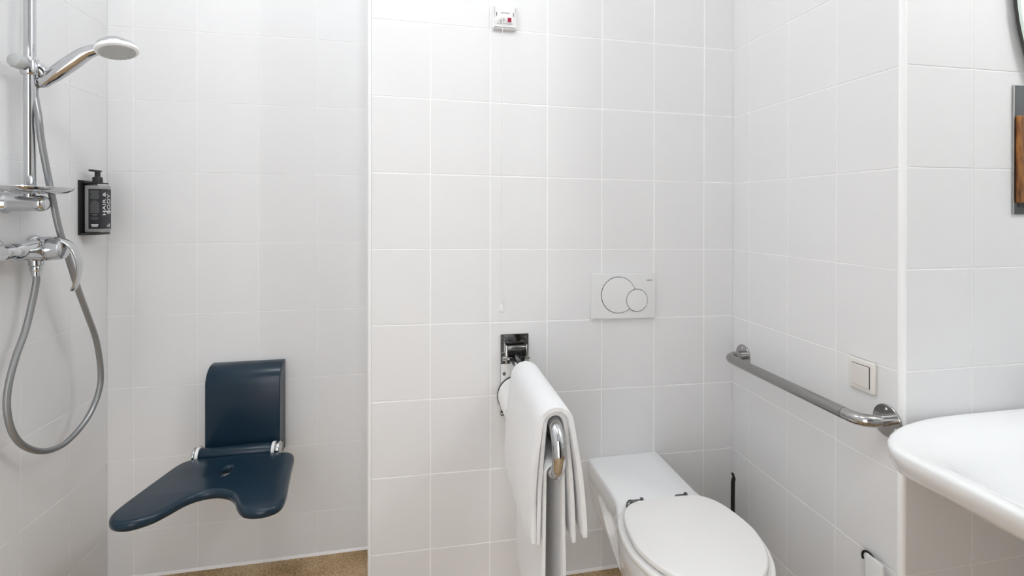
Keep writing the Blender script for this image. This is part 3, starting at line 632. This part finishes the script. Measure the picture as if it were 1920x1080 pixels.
for y in (G0, G1):
    fl_ = lathe('flange', (XD-0.0002, y, GZ-0.001), (-1, 0, 0), [(0, 0), (0.040, 0), (0.0405, 0.001), (0.0405, 0.004), (0.039, 0.0055), (0, 0.0055)], M['steel'], t, 40)
    for k in range(3):
        a = PI/2+2*PI*k/3
        lathe('screw', (XD-0.0056, y+0.029*math.cos(a), GZ-0.001+0.029*math.sin(a)), (-1, 0, 0), [(0, 0), (0.0042, 0), (0.0042, 0.001), (0.0028, 0.0026), (0.0012, 0.0026), (0, 0.0016)], M['chrome'], fl_, 16)

# ------------------------------------------------------------------ light switch
t = thing('light_switch', 'ivory square light switch above the grab bar on the right wall', 'switch', (XD, -0.596, 0.8445))
SW = lambda n, dy=0.0, dz=0.0: ((XD-0.0002-n, -0.596+dy, 0.8445+dz), (0, -1, 0), (0, 0, 1), (-1, 0, 0))
plate('frame', [rrect(-0.0415, -0.0415, 0.0415, 0.0415, 0.006)], SW(0), 0.010, 0.0035, M['ivory'], t, poly=True)
plate('frame_gap', [rrect(-0.0285, -0.0290, 0.0285, 0.0290, 0.002)], SW(0.0098), 0.0006, 0.0001, M['gap'], t, poly=True, label='dark gap around the rocker')
plate('rocker', [rrect(-0.0272, -0.0278, 0.0272, 0.0278, 0.002)], SW(0.0100), 0.0055, 0.0018, M['ivory2'], t, poly=True)

# ------------------------------------------------------------------ hygiene bag dispenser
t = thing('hygiene_bag_dispenser', 'flat white bag dispenser with black ring low on the right wall', 'dispenser', (XD, -0.645, 0.3))
box('panel', (XD-0.0300, -0.6824, 0.215), (XD-0.0225, -0.6310, 0.3985), M['white'], t, 0.0012)
box('wall_bracket', (XD-0.0226, -0.672, 0.235), (XD-0.0003, -0.650, 0.330), M['white'], t, 0.002)
rg = []
for k in range(33):
    a = math.radians(-30+280*k/32); rg.append((XD-0.0150, -0.6270+0.0195*math.cos(a), 0.3775+0.0180*math.sin(a)))
tube('hanging_ring', rg+[(XD-0.0165, -0.640, 0.350), (XD-0.0165, -0.648, 0.338)], 0.0030, M['black'], t, 12, label='black ring')

# ------------------------------------------------------------------ toilet brush
t = thing('toilet_brush', 'black toilet brush standing in the corner behind the toilet', 'toilet brush', (1.070, -0.080, 0))
bx, by = 1.070, -0.080
lathe('holder', (bx, by, 0.0), (0, 0, 1), [(0, 0), (0.040, 0), (0.042, 0.003), (0.042, 0.10), (0.040, 0.105), (0.018, 0.110), (0, 0.110)], M['black'], t, 32)
tube('handle', [(bx, by, 0.108), (bx+0.0005, by, 0.25), (bx+0.001, by, 0.300), (bx+0.002, by, 0.308), (bx+0.0035, by, 0.313), (bx+0.0035, by, 0.321), (bx+0.0015, by, 0.326), (bx-0.001, by, 0.331), (bx+0.001, by, 0.3345)], 0.007, M['black'], t, 16,
     sect=lambda f: (0.0075 if f < 0.3 else (0.0075 if f < 0.6 else 0.0042), 0.0068))

# ------------------------------------------------------------------ wooden box on steel plate, and the mirror
t = thing('wooden_dispenser', 'brown wooden dispenser front on a grey steel plate at the right edge', 'dispenser', (1.5, YE, 1.43))
box('steel_plate', (1.4555, YE-0.004, 1.271), (1.575, YE-0.0005, 1.602), M['plate_grey'], t, 0.0008)
box('plate_edge', (1.4540, YE-0.0055, 1.271), (1.4562, YE-0.0005, 1.602), M['steel'], t, 0.0004, label='bright folded edge')
box('wooden_front', (1.4590, YE-0.016, 1.300), (1.571, YE-0.0042, 1.523), M['wood'], t, 0.003, 3)
box('under_wood_shade', (1.470, YE-0.0075, 1.289), (1.565, YE-0.0042, 1.300), M['gap'], t, 0.0005)  # dark strip paints the shadow beneath the wooden front
t = thing('wall_mirror', 'oval mirror with painted shade behind it above the washbasin', 'mirror', (1.755, YE, 1.87))
def ell(n, k=1.0): return [(x*k, z*k) for x, z in [(0.345*math.cos(2*PI*j/96), 0.43*math.sin(2*PI*j/96)) for j in range(96)]]
MXC = 1.788
plate('shade_backing', [ell(96, 0.992)], ((MXC, YE-0.0065, 1.875), (1, 0, 0), (0, 0, 1), (0, -1, 0)), 0.0095, 0.001, M['shade_backing'], t, poly=True, label='dark board standing in for the gap shadow')  # dark board paints the shadowed gap behind the glass
plate('glass', [ell(96)], ((MXC, YE-0.0162, 1.875), (1, 0, 0), (0, 0, 1), (0, -1, 0)), 0.005, 0.0012, M['glass_edge'], t, poly=True, label='pale green glass edge')
plate('mirror_face', [ell(96, 0.99)], ((MXC, YE-0.0213, 1.875), (1, 0, 0), (0, 0, 1), (0, -1, 0)), 0.0006, 0.0001, M['mirror'], t, poly=True)
for z in (1.66, 2.09):
    lathe('standoff', (MXC, YE-0.0003, z), (0, -1, 0), rcyl(0.02, 0.0061, 0.001), M['steel'], t, 24)
